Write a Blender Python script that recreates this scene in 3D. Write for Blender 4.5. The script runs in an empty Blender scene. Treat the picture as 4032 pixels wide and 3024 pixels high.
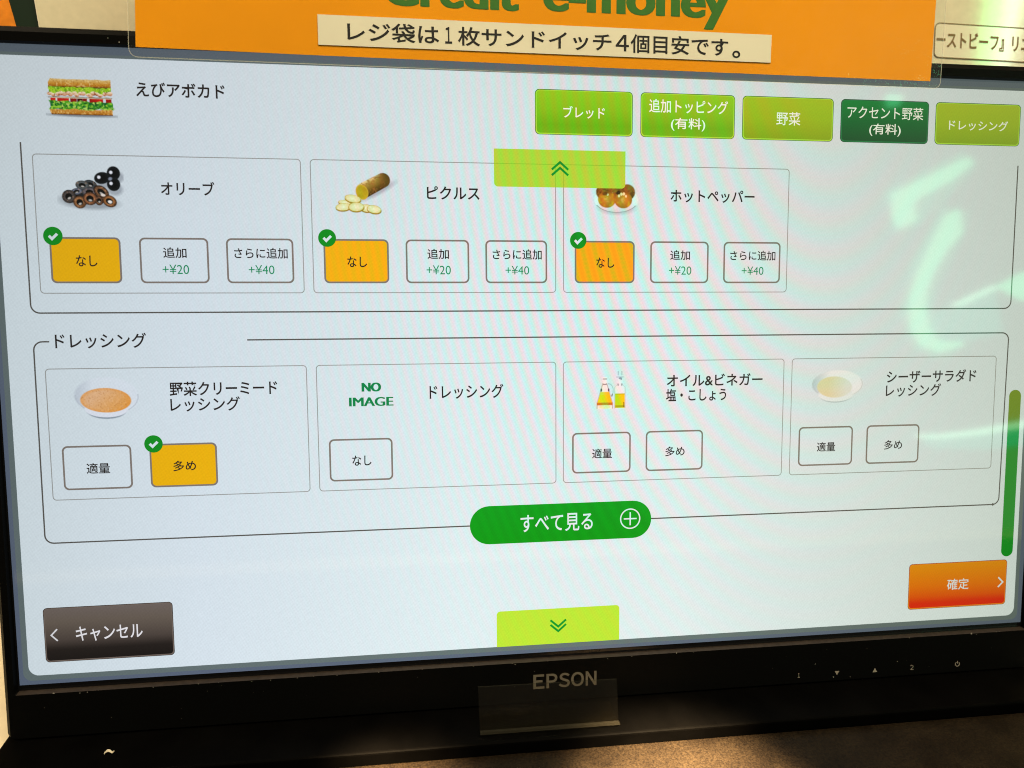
import bpy, math, random
import numpy as np
from mathutils import Matrix, Vector

random.seed(7)
RNG = np.random.default_rng(11)
scene = bpy.context.scene
COL = scene.collection

# ---------------------------------------------------------------- frame of the tilted screen
# Screen coordinates: 1920 x 1080 units, x to the right, y down, z into the monitor; one unit is 0.248 mm.
U = 0.476 / 1920
TILT = math.radians(12)
OX, OY, OZ = 960.0, 1170.0, -12.0              # middle of the bezel's lower front edge
FOOT_TOP = 0.009                               # world height of that edge above the counter
M_PANEL = Matrix.Translation((0, 0, FOOT_TOP)) @ Matrix.Rotation(math.pi / 2 - TILT, 4, 'X')
M_INV = M_PANEL.inverted()


def L(x, y, z=0.0):
    """screen units -> metres in the monitor's own frame"""
    return Vector(((x - OX) * U, (OY - y) * U, (OZ - z) * U))


# ---------------------------------------------------------------- camera
cam_d = bpy.data.cameras.new("camera")
cam = bpy.data.objects.new("camera", cam_d)
COL.objects.link(cam)
cam_d.sensor_width = 36.0
cam_d.lens = 2880.0 / 4032.0 * 36.0
cam_d.clip_start = 0.01
cam_d.clip_end = 60.0
RIGHT = Vector((0.99215628, -0.00647088, 0.12483607))
DOWN = Vector((-0.01718773, -0.99623589, 0.08496258))
FWD = Vector((0.12381639, -0.08644181, -0.98853291))
rot = Matrix((RIGHT, -DOWN, -FWD)).transposed()
cam.matrix_world = M_PANEL @ (Matrix.Translation(L(700.57, 453.48, -1319.13)) @ rot.to_4x4())
cam_d.dof.use_dof = True
cam_d.dof.focus_distance = 0.333
cam_d.dof.aperture_fstop = 10.0
scene.camera = cam

# ---------------------------------------------------------------- world, lamps, exposure
world = bpy.data.worlds.new("World")
scene.world = world
world.use_nodes = True
bg = world.node_tree.nodes["Background"]
bg.inputs[0].default_value = (1.0, 0.86, 0.66, 1)
bg.inputs[1].default_value = 1.0
# dim warm room, with the bright pale shop interior off to the right of the counter
wn, wl = world.node_tree.nodes, world.node_tree.links
w_tc = wn.new('ShaderNodeTexCoord')
w_dot = wn.new('ShaderNodeVectorMath')
w_dot.operation = 'DOT_PRODUCT'
wl.new(w_tc.outputs['Generated'], w_dot.inputs[0])
w_dot.inputs[1].default_value = Vector((0.74, -0.66, 0.10)).normalized()
w_map = wn.new('ShaderNodeMapRange')
w_map.interpolation_type = 'SMOOTHSTEP'
w_map.inputs['From Min'].default_value = 0.80
w_map.inputs['From Max'].default_value = 1.0
wl.new(w_dot.outputs['Value'], w_map.inputs['Value'])
w_mix = wn.new('ShaderNodeMix')
w_mix.data_type = 'RGBA'
w_mix.inputs[6].default_value = (0.07, 0.060, 0.046, 1)
w_mix.inputs[7].default_value = (0.55, 0.58, 0.44, 1)
wl.new(w_map.outputs['Result'], w_mix.inputs[0])
wl.new(w_mix.outputs[2], bg.inputs[0])


def lamp(name, kind, loc, target, energy, color, **kw):
    d = bpy.data.lights.new(name, kind)
    d.energy = energy
    d.color = color
    for k, v in kw.items():
        setattr(d, k, v)
    o = bpy.data.objects.new(name, d)
    COL.objects.link(o)
    o.location = loc
    o.rotation_euler = (Vector(target) - Vector(loc)).to_track_quat('-Z', 'Y').to_euler()
    return o


lamp("ceiling_lamp", 'AREA', (0.15, -0.45, 1.35), (0, 0.05, 0.25), 27.0, (1.0, 0.84, 0.56),
     shape='RECTANGLE', size=0.9, size_y=0.5)
lamp("counter_downlight", 'SPOT', (0.08, -0.34, 0.75), (0.042, -0.066, 0.0), 2000.0, (1.0, 0.72, 0.40),
     spot_size=math.radians(8.5), spot_blend=1.0, shadow_soft_size=0.012)
lamp("counter_downlight", 'SPOT', (-0.16, -0.34, 0.75), (-0.080, -0.050, 0.0), 1300.0, (1.0, 0.70, 0.38),
     spot_size=math.radians(5.5), spot_blend=1.0, shadow_soft_size=0.012)
lamp("wall_fill", 'SPOT', (-0.42, 0.02, 0.9), (-0.36, 0.2, 0.0), 14.0, (1.0, 0.84, 0.6),
     spot_size=math.radians(40), spot_blend=0.8, shadow_soft_size=0.04)  # extra fill added to brighten the cream wall at left

vs = scene.view_settings
scene.display_settings.display_device = 'sRGB'
vs.view_transform = 'Standard'
vs.look = 'None'
vs.exposure = 0.0
vs.gamma = 1.0
vs.use_curve_mapping = False
scene.cycles.max_bounces = 8
scene.cycles.transparent_max_bounces = 12
scene.cycles.caustics_reflective = False
scene.cycles.caustics_refractive = False
scene.cycles.use_denoising = True
scene.cycles.filter_width = 1.05


# ---------------------------------------------------------------- helpers
def s2l(c):
    c = np.asarray(c, float)
    return np.where(c <= 0.04045, c / 12.92, ((c + 0.055) / 1.055) ** 2.4)


def hx(h):
    h = h.lstrip('#')
    return np.array([int(h[i:i + 2], 16) / 255 for i in (0, 2, 4)])


BL = np.array([0.64, 0.73, 0.77])              # mean white of the lit panel


def ui(h):
    """colour as seen on the lit screen -> panel drive value"""
    return tuple(np.clip(s2l(hx(h)) / BL, 0, 1.6))


def mat(name):
    m = bpy.data.materials.new(name)
    m.use_nodes = True
    return m, m.node_tree.nodes, m.node_tree.links, m.node_tree.nodes["Principled BSDF"]


def simple(name, color, rough=0.5, spec=0.5, metal=0.0, noise=None, bump=None):
    m, n, l, p = mat(name)
    p.inputs['Base Color'].default_value = (*color, 1)
    p.inputs['Roughness'].default_value = rough
    p.inputs['Specular IOR Level'].default_value = spec
    p.inputs['Metallic'].default_value = metal
    tc = n.new('ShaderNodeTexCoord')
    if noise:
        sc, amt, detail = noise
        t = n.new('ShaderNodeTexNoise')
        t.inputs['Scale'].default_value = sc
        t.inputs['Detail'].default_value = detail
        l.new(tc.outputs['Object'], t.inputs['Vector'])
        r = n.new('ShaderNodeMapRange')
        r.inputs['From Min'].default_value = 0.3
        r.inputs['From Max'].default_value = 0.7
        r.inputs['To Min'].default_value = 1 - amt
        r.inputs['To Max'].default_value = 1 + amt
        l.new(t.outputs['Fac'], r.inputs['Value'])
        v = n.new('ShaderNodeVectorMath')
        v.operation = 'SCALE'
        v.inputs[0].default_value = color
        l.new(r.outputs['Result'], v.inputs['Scale'])
        l.new(v.outputs[0], p.inputs['Base Color'])
    if bump:
        sc, st, dist = bump
        t = n.new('ShaderNodeTexNoise')
        t.inputs['Scale'].default_value = sc
        t.inputs['Detail'].default_value = 4
        l.new(tc.outputs['Object'], t.inputs['Vector'])
        b = n.new('ShaderNodeBump')
        b.inputs['Strength'].default_value = st
        b.inputs['Distance'].default_value = dist
        l.new(t.outputs['Fac'], b.inputs['Height'])
        l.new(b.outputs['Normal'], p.inputs['Normal'])
    return m


def math_node(n, l, op, a, b=None):
    x = n.new('ShaderNodeMath')
    x.operation = op
    for i, v in enumerate((a, b)):
        if v is None:
            continue
        if isinstance(v, (int, float)):
            x.inputs[i].default_value = v
        else:
            l.new(v, x.inputs[i])
    return x.outputs[0]


def build_lcd():
    """the lit liquid-crystal panel: picture colour x painted viewing-angle tint x pixel-grid interference, under gloss"""
    m, n, l, p = mat("lcd_panel")
    at = n.new('ShaderNodeAttribute')
    at.attribute_name = "Col"
    tc = n.new('ShaderNodeTexCoord')
    sep = n.new('ShaderNodeSeparateXYZ')
    l.new(tc.outputs['Object'], sep.inputs[0])
    x = math_node(n, l, 'ADD', math_node(n, l, 'MULTIPLY', sep.outputs[0], 1 / U), OX)
    y = math_node(n, l, 'SUBTRACT', OY, math_node(n, l, 'MULTIPLY', sep.outputs[1], 1 / U))
    # viewing-angle tint and falloff, painted as fixed colour ramps across the panel
    ramp = n.new('ShaderNodeValToRGB')
    e = ramp.color_ramp.elements
    e[0].position, e[0].color = 0.0, (0.53, 0.61, 0.65, 1)
    e[1].position, e[1].color = 1.0, (0.50, 0.57, 0.50, 1)
    for pos, c in ((0.16, (0.615, 0.70, 0.765)), (0.40, (0.70, 0.805, 0.815)), (0.62, (0.705, 0.80, 0.775)), (0.82, (0.60, 0.675, 0.62))):
        k = e.new(pos)
        k.color = (*c, 1)
    l.new(math_node(n, l, 'DIVIDE', x, 1920.0), ramp.inputs[0])
    rv = n.new('ShaderNodeValToRGB')
    e = rv.color_ramp.elements
    e[0].position, e[0].color = 0.0, (0.93, 0.91, 0.90, 1)
    e[1].position, e[1].color = 1.0, (1.09, 1.085, 1.09, 1)
    k = e.new(0.35)
    k.color = (1, 1, 1, 1)
    l.new(math_node(n, l, 'DIVIDE', y, 1080.0), rv.inputs[0])
    mul = n.new('ShaderNodeVectorMath')
    mul.operation = 'MULTIPLY'
    l.new(ramp.outputs[0], mul.inputs[0])
    l.new(rv.outputs[0], mul.inputs[1])
    # interference fringes of the pixel grid: arcs about a point at the upper right
    dx = math_node(n, l, 'SUBTRACT', x, 1470.0)
    dy = math_node(n, l, 'MULTIPLY', math_node(n, l, 'SUBTRACT', y, -160.0), 0.48)
    r2 = math_node(n, l, 'ADD', math_node(n, l, 'MULTIPLY', dx, dx), math_node(n, l, 'MULTIPLY', dy, dy))
    r = math_node(n, l, 'SQRT', r2)
    ph = math_node(n, l, 'MULTIPLY', math_node(n, l, 'POWER', r, 1.5), 0.0092)
    s = math_node(n, l, 'SINE', ph)
    s_b = math_node(n, l, 'SINE', math_node(n, l, 'ADD', ph, 2.1))
    # beads along the fringes
    bead = math_node(n, l, 'SINE', math_node(n, l, 'ADD', math_node(n, l, 'MULTIPLY', y, 0.80), math_node(n, l, 'MULTIPLY', x, 0.11)))
    bead = math_node(n, l, 'ADD', math_node(n, l, 'MULTIPLY', bead, 0.16), 0.9)
    # where the fringes are strong
    gx = math_node(n, l, 'DIVIDE', math_node(n, l, 'SUBTRACT', x, 1030.0), 400.0)
    gy = math_node(n, l, 'DIVIDE', math_node(n, l, 'SUBTRACT', y, 400.0), 470.0)
    g = math_node(n, l, 'ADD', math_node(n, l, 'MULTIPLY', gx, gx), math_node(n, l, 'MULTIPLY', gy, gy))
    g = math_node(n, l, 'POWER', 2.718, math_node(n, l, 'MULTIPLY', g, -1.0))
    amp = math_node(n, l, 'MULTIPLY', math_node(n, l, 'MULTIPLY', g, bead), 0.21)
    red = math_node(n, l, 'ADD', math_node(n, l, 'MULTIPLY', math_node(n, l, 'MULTIPLY', s, amp), 1.35), 1.0)
    grn = math_node(n, l, 'SUBTRACT', 1.0, math_node(n, l, 'MULTIPLY', math_node(n, l, 'MULTIPLY', s, amp), 0.62))
    blu = math_node(n, l, 'ADD', math_node(n, l, 'MULTIPLY', math_node(n, l, 'MULTIPLY', s_b, amp), 0.5), 1.0)
    # fine weave of the pixel grid
    wv = math_node(n, l, 'MULTIPLY', math_node(n, l, 'SINE', math_node(n, l, 'ADD', math_node(n, l, 'MULTIPLY', x, 1.02), math_node(n, l, 'MULTIPLY', y, 0.18))),
                   math_node(n, l, 'SINE', math_node(n, l, 'SUBTRACT', math_node(n, l, 'MULTIPLY', y, 0.80), math_node(n, l, 'MULTIPLY', x, 0.21))))
    nz = n.new('ShaderNodeTexNoise')
    nz.inputs['Scale'].default_value = 1500
    nz.inputs['Detail'].default_value = 2
    l.new(tc.outputs['Object'], nz.inputs['Vector'])
    wv = math_node(n, l, 'ADD', math_node(n, l, 'MULTIPLY', wv, 0.03), math_node(n, l, 'MULTIPLY', math_node(n, l, 'SUBTRACT', nz.outputs['Fac'], 0.5), 0.16))
    wv = math_node(n, l, 'ADD', wv, 1.0)
    comb = n.new('ShaderNodeCombineXYZ')
    l.new(red, comb.inputs[0])
    l.new(grn, comb.inputs[1])
    l.new(blu, comb.inputs[2])
    m2 = n.new('ShaderNodeVectorMath')
    m2.operation = 'MULTIPLY'
    l.new(mul.outputs[0], m2.inputs[0])
    l.new(comb.outputs[0], m2.inputs[1])
    m3 = n.new('ShaderNodeVectorMath')
    m3.operation = 'SCALE'
    l.new(m2.outputs[0], m3.inputs[0])
    l.new(wv, m3.inputs['Scale'])
    m4 = n.new('ShaderNodeVectorMath')
    m4.operation = 'MULTIPLY'
    l.new(m3.outputs[0], m4.inputs[0])
    l.new(at.outputs['Color'], m4.inputs[1])
    p.inputs['Base Color'].default_value = (0.004, 0.004, 0.005, 1)
    p.inputs['Roughness'].default_value = 0.05
    p.inputs['Specular IOR Level'].default_value = 0.5
    p.inputs['Emission Strength'].default_value = 1.0
    l.new(m4.outputs[0], p.inputs['Emission Color'])
    return m


MAT_LCD = build_lcd()
MAT_BLACK = simple("black_plastic", (0.0024, 0.0024, 0.0023), 0.36, 0.035, bump=(900, 0.06, 0.0004))
MAT_LIP_LIT = simple("lit_black_lip", (0.024, 0.017, 0.013), 0.45, 0.3, noise=(400, 0.25, 3))  # lighter brown stands in for light caught by the lower lip
MAT_FOOT = simple("black_gloss_plastic", (0.0012, 0.0011, 0.0010), 0.42, 0.012, noise=(60, 0.3, 4), bump=(60, 0.03, 0.001))
MAT_PRINT = simple("bezel_print", (0.115, 0.098, 0.075), 0.5)
MAT_PRINT_DIM = simple("bezel_print_marks", (0.26, 0.23, 0.19), 0.5)
MAT_ORANGE = simple("orange_paper", (0.78, 0.285, 0.002), 0.7, 0.04, noise=(14, 0.05, 3))
MAT_GREEN_INK = simple("green_ink", (0.026, 0.14, 0.008), 0.6, 0.2)
MAT_LABEL = simple("cream_paper", (0.62, 0.59, 0.47), 0.65, 0.2, noise=(40, 0.03, 3))
MAT_INK = simple("black_ink", (0.008, 0.008, 0.009), 0.6, 0.2)
MAT_BOARD = simple("beige_board", (0.53, 0.49, 0.35), 0.08, 0.9, noise=(220, 0.05, 5), bump=(300, 0.015, 0.0003))
MAT_BOARD_EDGE = simple("board_edge", (0.5, 0.46, 0.36), 0.5)
MAT_BROWN_INK = simple("brown_ink", (0.15, 0.095, 0.03), 0.5)
MAT_STRIP = simple("menu_strip", (0.59, 0.55, 0.42), 0.08, 0.9)
MAT_DKGREEN = simple("dark_green_print", (0.003, 0.012, 0.005), 0.5, 0.2)
MAT_FOOD = simple("orange_food_print", (0.42, 0.13, 0.008), 0.4, 0.3, noise=(55, 0.75, 5))
MAT_WALL = simple("cream_wall", (0.72, 0.62, 0.45), 0.8, 0.2, noise=(30, 0.05, 4), bump=(250, 0.08, 0.001))
MAT_COUNTER = simple("cream_laminate", (0.72, 0.62, 0.45), 0.4, 0.4, noise=(80, 0.06, 4))
MAT_SPECK = simple("pale_dust", (0.26, 0.24, 0.21), 0.8, 0.1)
MAT_SCRAP = simple("white_paper_scrap", (0.55, 0.48, 0.36), 0.7, 0.2)


def build_mat_brown():
    m, n, l, p = mat("brown_grained_board")
    tc = n.new('ShaderNodeTexCoord')
    t = n.new('ShaderNodeTexNoise')
    t.inputs['Scale'].default_value = 1300
    t.inputs['Detail'].default_value = 3
    l.new(tc.outputs['Object'], t.inputs['Vector'])
    t2 = n.new('ShaderNodeTexNoise')
    t2.inputs['Scale'].default_value = 55
    t2.inputs['Detail'].default_value = 6
    l.new(tc.outputs['Object'], t2.inputs['Vector'])
    r = n.new('ShaderNodeValToRGB')
    e = r.color_ramp.elements
    e[0].position, e[0].color = 0.32, (0.0050, 0.0032, 0.0018, 1)
    e[1].position, e[1].color = 0.70, (0.0165, 0.0110, 0.0058, 1)
    l.new(t.outputs['Fac'], r.inputs[0])
    r2 = n.new('ShaderNodeValToRGB')
    e = r2.color_ramp.elements
    e[0].position, e[0].color = 0.30, (0.45, 0.42, 0.40, 1)
    e[1].position, e[1].color = 0.62, (1, 1, 1, 1)
    l.new(t2.outputs['Fac'], r2.inputs[0])
    mx = n.new('ShaderNodeVectorMath')
    mx.operation = 'MULTIPLY'
    l.new(r.outputs[0], mx.inputs[0])
    l.new(r2.outputs[0], mx.inputs[1])
    l.new(mx.outputs[0], p.inputs['Base Color'])
    b = n.new('ShaderNodeBump')
    b.inputs['Strength'].default_value = 0.5
    b.inputs['Distance'].default_value = 0.0004
    l.new(t.outputs['Fac'], b.inputs['Height'])
    l.new(b.outputs['Normal'], p.inputs['Normal'])
    p.inputs['Roughness'].default_value = 0.5
    p.inputs['Specular IOR Level'].default_value = 0.08
    return m


MAT_BROWN = build_mat_brown()


def clear_film(name, tint, gloss, dust, dust_col, rough, bump=None):
    m, n, l, p = mat(name)
    n.remove(p)
    out = [k for k in n if k.type == 'OUTPUT_MATERIAL'][0]
    tr = n.new('ShaderNodeBsdfTransparent')
    tr.inputs[0].default_value = (*tint, 1)
    gl = n.new('ShaderNodeBsdfGlossy')
    gl.inputs['Roughness'].default_value = rough
    df = n.new('ShaderNodeBsdfDiffuse')
    df.inputs[0].default_value = (*dust_col, 1)
    lw = n.new('ShaderNodeLayerWeight')
    lw.inputs['Blend'].default_value = 0.5
    fr = math_node(n, l, 'ADD', math_node(n, l, 'MULTIPLY', math_node(n, l, 'POWER', lw.outputs['Facing'], 5.0), 0.9), 0.04)
    a = n.new('ShaderNodeMixShader')
    a.inputs[0].default_value = dust
    b = n.new('ShaderNodeMixShader')
    l.new(tr.outputs[0], a.inputs[1])
    l.new(df.outputs[0], a.inputs[2])
    l.new(math_node(n, l, 'MULTIPLY', fr, gloss), b.inputs[0])
    l.new(a.outputs[0], b.inputs[1])
    l.new(gl.outputs[0], b.inputs[2])
    l.new(b.outputs[0], out.inputs[0])
    if bump:
        tc = n.new('ShaderNodeTexCoord')
        t = n.new('ShaderNodeTexNoise')
        t.inputs['Scale'].default_value = bump[0]
        t.inputs['Detail'].default_value = 5
        l.new(tc.outputs['Object'], t.inputs['Vector'])
        bp = n.new('ShaderNodeBump')
        bp.inputs['Strength'].default_value = bump[1]
        bp.inputs['Distance'].default_value = bump[2]
        l.new(t.outputs['Fac'], bp.inputs['Height'])
        l.new(bp.outputs['Normal'], gl.inputs['Normal'])
    return m


MAT_FILM = clear_film("clear_laminate_film", (0.985, 0.99, 0.985), 0.55, 0.004, (0.8, 0.75, 0.6), 0.10, (28, 0.35, 0.004))
MAT_FILM_EDGE = clear_film("laminate_film_edge", (0.9, 0.9, 0.88), 1.0, 0.30, (0.85, 0.82, 0.7), 0.2)
MAT_ACRYLIC = clear_film("clear_acrylic", (0.94, 0.93, 0.90), 0.7, 0.003, (0.45, 0.38, 0.26), 0.06, (90, 0.05, 0.001))
MAT_FLANGE = clear_film("acrylic_flange", (0.93, 0.92, 0.89), 0.03, 0.002, (0.3, 0.23, 0.14), 0.3)
MAT_ACRYLIC_EDGE = clear_film("acrylic_cut_edge", (0.8, 0.8, 0.75), 0.6, 0.02, (0.5, 0.45, 0.33), 0.15)


def glow(name, color, strength):
    m, n, l, p = mat(name)
    p.inputs['Base Color'].default_value = (0.2, 0.3, 0.2, 1)
    p.inputs['Emission Color'].default_value = (*color, 1)
    p.inputs['Emission Strength'].default_value = strength
    return m


MAT_GLOW = glow("lit_sign_green", (0.20, 1.0, 0.46), 6.6)
MAT_GLOW_WHITE = glow("lit_sign_bright_edge", (0.45, 1.0, 0.62), 8.0)
MAT_GLOW_DIM = glow("lit_sign_teal_face", (0.06, 0.9, 0.60), 2.2)
MAT_GLOW_HALO = glow("lit_sign_added_halo", (0.15, 0.9, 0.5), 1.6)  # for the added halo plates
MAT_GLOW_TOP = glow("lit_sign_green_top", (0.16, 1.0, 0.30), 13.0)
MAT_GLOW_TOP_WHITE = glow("lit_sign_white_top", (0.75, 1.0, 0.75), 14.0)


class B:
    """collects faces with corner colours and a material slot, becomes ONE mesh object"""

    def __init__(s):
        s.v, s.f, s.c, s.mi, s.mats = [], [], [], [], []

    def slot(s, m):
        if m not in s.mats:
            s.mats.append(m)
        return s.mats.index(m)

    def face(s, pts, cols, m):
        i = len(s.v)
        s.v += [tuple(p) for p in pts]
        s.f.append(tuple(range(i, i + len(pts))))
        if not isinstance(cols, list):
            cols = [cols] * len(pts)
        s.c += cols
        s.mi.append(s.slot(m))

    def raw(s, verts, faces, m, col=(1, 1, 1)):
        i = len(s.v)
        s.v += [tuple(p) for p in verts]
        k = s.slot(m)
        for f in faces:
            s.f.append(tuple(i + a for a in f))
            s.c += [col] * len(f)
            s.mi.append(k)

    # --- flat screen graphics, coordinates in screen units
    def quad(s, x0, y0, x1, y1, z, col, m=None):
        s.face([L(x0, y0, z), L(x0, y1, z), L(x1, y1, z), L(x1, y0, z)], col, m or MAT_LCD)

    def rrect(s, x0, y0, x1, y1, r, z, col, m=None, corners=(1, 1, 1, 1)):
        """rounded rectangle in horizontal slices; col is a colour or f(t) with t 0 top .. 1 bottom"""
        m = m or MAT_LCD
        ys = {y0, y1}
        for k in range(9):
            a = k / 8 * math.pi / 2
            ys.add(y0 + r * (1 - math.cos(a)))
            ys.add(y1 - r * (1 - math.cos(a)))
        for k in range(1, 20):
            ys.add(y0 + (y1 - y0) * k / 20)
        ys = sorted(ys)

        def inset(y, top, bot):
            d = 0
            if top and y < y0 + r:
                q = (y0 + r - y) / r
                d = r * (1 - math.sqrt(max(0, 1 - q * q)))
            if bot and y > y1 - r:
                q = (y - y1 + r) / r
                d = r * (1 - math.sqrt(max(0, 1 - q * q)))
            return d
        tl, tr, br, bl = corners
        for a, b in zip(ys[:-1], ys[1:]):
            if b - a < 1e-6:
                continue
            ca = col((a - y0) / (y1 - y0)) if callable(col) else col
            cb = col((b - y0) / (y1 - y0)) if callable(col) else col
            s.face([L(x0 + inset(a, tl, bl), a, z), L(x0 + inset(b, tl, bl), b, z),
                    L(x1 - inset(b, tr, br), b, z), L(x1 - inset(a, tr, br), a, z)], [ca, cb, cb, ca], m)

    def stroke(s, pts, w, z, col, m=None, closed=False):
        m = m or MAT_LCD
        P = [Vector((a, b)) for a, b in pts]
        n = len(P)
        off = []
        for i in range(n):
            if closed:
                d1 = (P[i] - P[i - 1]).normalized()
                d2 = (P[(i + 1) % n] - P[i]).normalized()
            else:
                d1 = (P[i] - P[max(i - 1, 0)]) if i else (P[1] - P[0])
                d2 = (P[min(i + 1, n - 1)] - P[i]) if i < n - 1 else d1
                d1 = d1.normalized()
                d2 = d2.normalized()
            t = (d1 + d2)
            t = t.normalized() if t.length > 1e-6 else d1
            nn = Vector((-t.y, t.x))
            k = max(0.35, nn.dot(Vector((-d1.y, d1.x))))
            off.append(nn * (w / 2 / k))
        rng = range(n) if closed else range(n - 1)
        for i in rng:
            j = (i + 1) % n
            a, b, c, d = P[i] + off[i], P[i] - off[i], P[j] - off[j], P[j] + off[j]
            s.face([L(a.x, a.y, z), L(d.x, d.y, z), L(c.x, c.y, z), L(b.x, b.y, z)], col, m)

    def disc(s, cx, cy, r, z, col, m=None, n=40):
        s.face([L(cx + r * math.cos(-k / n * 2 * math.pi), cy + r * math.sin(-k / n * 2 * math.pi), z) for k in range(n)], col, m or MAT_LCD)

    def poly(s, pts, z, col, m=None):
        area = sum(a[0] * b[1] - b[0] * a[1] for a, b in zip(pts, pts[1:] + pts[:1]))
        if area > 0:
            pts = pts[::-1]
        s.face([L(a, b, z) for a, b in pts], col, m or MAT_LCD)

    def text(s, body, x0, y0, x1, y1, z, col, offset=0.006, m=None, slant=0.0):
        vs_, fs_ = glyphs(body, offset)
        xs = [v[0] for v in vs_]
        ys = [v[1] for v in vs_]
        ax, bx, ay, by = min(xs), max(xs), min(ys), max(ys)
        kx, ky = (x1 - x0) / (bx - ax), (y1 - y0) / (by - ay)
        s.raw([L(x0 + (v[0] - ax) * kx, y1 - (v[1] - ay) * ky + slant * (v[0] - ax) * kx, z) for v in vs_], fs_, m or MAT_LCD, col)

    def box(s, x0, y0, z0, x1, y1, z1, m, fn=None):
        fn = fn or (lambda *a: Vector(a))
        c = [fn(x, y, z) for x in (x0, x1) for y in (y0, y1) for z in (z0, z1)]
        s.raw(c, [(0, 1, 3, 2), (4, 6, 7, 5), (0, 4, 5, 1), (2, 3, 7, 6), (0, 2, 6, 4), (1, 5, 7, 3)], m)

    def build(s, name, parent=None, origin=None, smooth=False):
        """origin: point in the frame of the collected vertices that becomes the object's origin"""
        o0 = Vector(origin) if origin is not None else Vector((0, 0, 0))
        me = bpy.data.meshes.new(name)
        me.from_pydata([Vector(v) - o0 for v in s.v], [], s.f)
        for m in s.mats:
            me.materials.append(m)
        me.polygons.foreach_set("material_index", s.mi)
        ca = me.color_attributes.new("Col", 'FLOAT_COLOR', 'CORNER')
        flat = np.ones((len(s.c), 4), dtype=np.float32)
        flat[:, :3] = np.array(s.c, dtype=np.float32).reshape(-1, 3)
        ca.data.foreach_set("color", flat.ravel())
        if smooth:
            me.polygons.foreach_set("use_smooth", [True] * len(me.polygons))
        me.update()
        o = bpy.data.objects.new(name, me)
        COL.objects.link(o)
        if parent:
            o.parent = parent
        return o


_glyph_cache = {}
_curve = bpy.data.curves.new("glyph_source", 'FONT')
_curve.fill_mode = 'FRONT'
_curve.resolution_u = 5
_cobj = bpy.data.objects.new("glyph_source", _curve)


def glyphs(body, offset):
    if 'グ' in body:
        offset = min(offset, 0.012)
    k = (body, offset)
    if k not in _glyph_cache:
        _curve.body = body
        _curve.offset = offset
        me = bpy.data.meshes.new_from_object(_cobj)
        _glyph_cache[k] = ([tuple(v.co) for v in me.vertices], [tuple(p.vertices) for p in me.polygons])
        bpy.data.meshes.remove(me)
    return _glyph_cache[k]


def tag(o, label=None, cat=None, group=None, kind=None):
    for k, v in (("label", label), ("category", cat), ("group", group), ("kind", kind)):
        if v:
            o[k] = v
    return o


def bevel(o, w, seg=3, angle=35):
    b = o.modifiers.new("bevel", 'BEVEL')
    b.width = w
    b.segments = seg
    b.limit_method = 'ANGLE'
    b.angle_limit = math.radians(angle)
    b.harden_normals = False
    return o


def thing(name, label, cat, world_loc, rot=None, group=None):
    o = bpy.data.objects.new(name, None)
    o.empty_display_size = 0.02
    COL.objects.link(o)
    m = (rot.to_4x4() if rot else Matrix.Identity(4))
    o.matrix_world = Matrix.Translation(world_loc) @ m
    tag(o, label, cat, group)
    return o


PROT = M_PANEL.to_3x3()


def panel_thing(name, label, cat, anchor):
    """a thing lying in the tilted frame; anchor in screen units"""
    o = thing(name, label, cat, M_PANEL @ L(*anchor), PROT)
    return o, L(*anchor)


# ================================================================ SETTING
b = B()
b.box(-1.6, -0.75, -0.04, 1.6, 0.34, 0.0, MAT_COUNTER)
o = b.build("counter")
tag(o, kind='structure')

b = B()
b.box(-2.2, 0.34, -0.6, 2.2, 0.40, 2.0, MAT_WALL)
o = b.build("cream_wall")
tag(o, "plain cream wall behind the monitor and boards", "wall")

# menu board behind the monitor, with a framed line of writing
root, og = panel_thing("menu_board", "glossy beige menu board with brown lettered strip behind the monitor's top edge", "menu board", (1100, 420, 250))
b = B()
front = [(-71, -600), (38, 420), (2600, 420), (2600, -600)]
front = [(-72, -600), (22, 260), (2600, 260), (2600, -600)]
pf = [L(x, y, 250) for x, y in front]
pb = [L(x, y, 258) for x, y in front]
b.raw(pf + pb, [(0, 1, 2, 3), (7, 6, 5, 4)], MAT_BOARD)
b.raw(pf + pb, [(0, 4, 5, 1), (1, 5, 6, 2), (2, 6, 7, 3), (3, 7, 4, 0)], MAT_BOARD_EDGE)
b.build("board_panel", root, og)
b = B()
b.stroke([(-70.5, -600), (23, 260)], 2.2, 249.2, (1, 1, 1), MAT_BOARD_EDGE)
b.build("pale_border", root, og)
b = B()
pts = []
for cx, cy, a0 in ((1868, -193, 180), (2588, -183, 270), (2588, -131, 0), (1868, -141, 90)):
    for k in range(7):
        a = math.radians(a0 + 15 * k)
        pts.append((cx + 11 * math.cos(a), cy + 11 * math.sin(a)))
b.poly([(x, y) for x, y in pts], 249.0, (1, 1, 1), MAT_STRIP)
b.stroke(pts, 2.0, 248.4, (1, 1, 1), MAT_BROWN_INK, closed=True)
sl = b.build("lettered_strip", root, og)
b = B()
b.text("ーストビーフ』リニューアル", 1861, -187, 2200, -150, 248.3, (1, 1, 1), 0.02, MAT_BROWN_INK, slant=0.012)
b.build("lettering", sl, og)

# dark green poster with a food photo, left of the board
root, og = panel_thing("food_poster", "dark green poster with orange food photo at far left behind the monitor", "poster", (-250, 240, 262))
b = B()
b.box(-520, -620, 262, 15, 240, 266, MAT_DKGREEN, L)
b.build("poster_sheet", root, og)
b = B()
b.poly([(-510, -600), (-150, -600), (-104, -300), (-84, -205), (-75, -165), (-70, -143), (-65, -119), (-60, -70), (-62, 0), (-90, 120), (-180, 210), (-510, 225)], 261.2, (1, 1, 1), MAT_FOOD)
b.build("food_photo", root, og)


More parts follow.
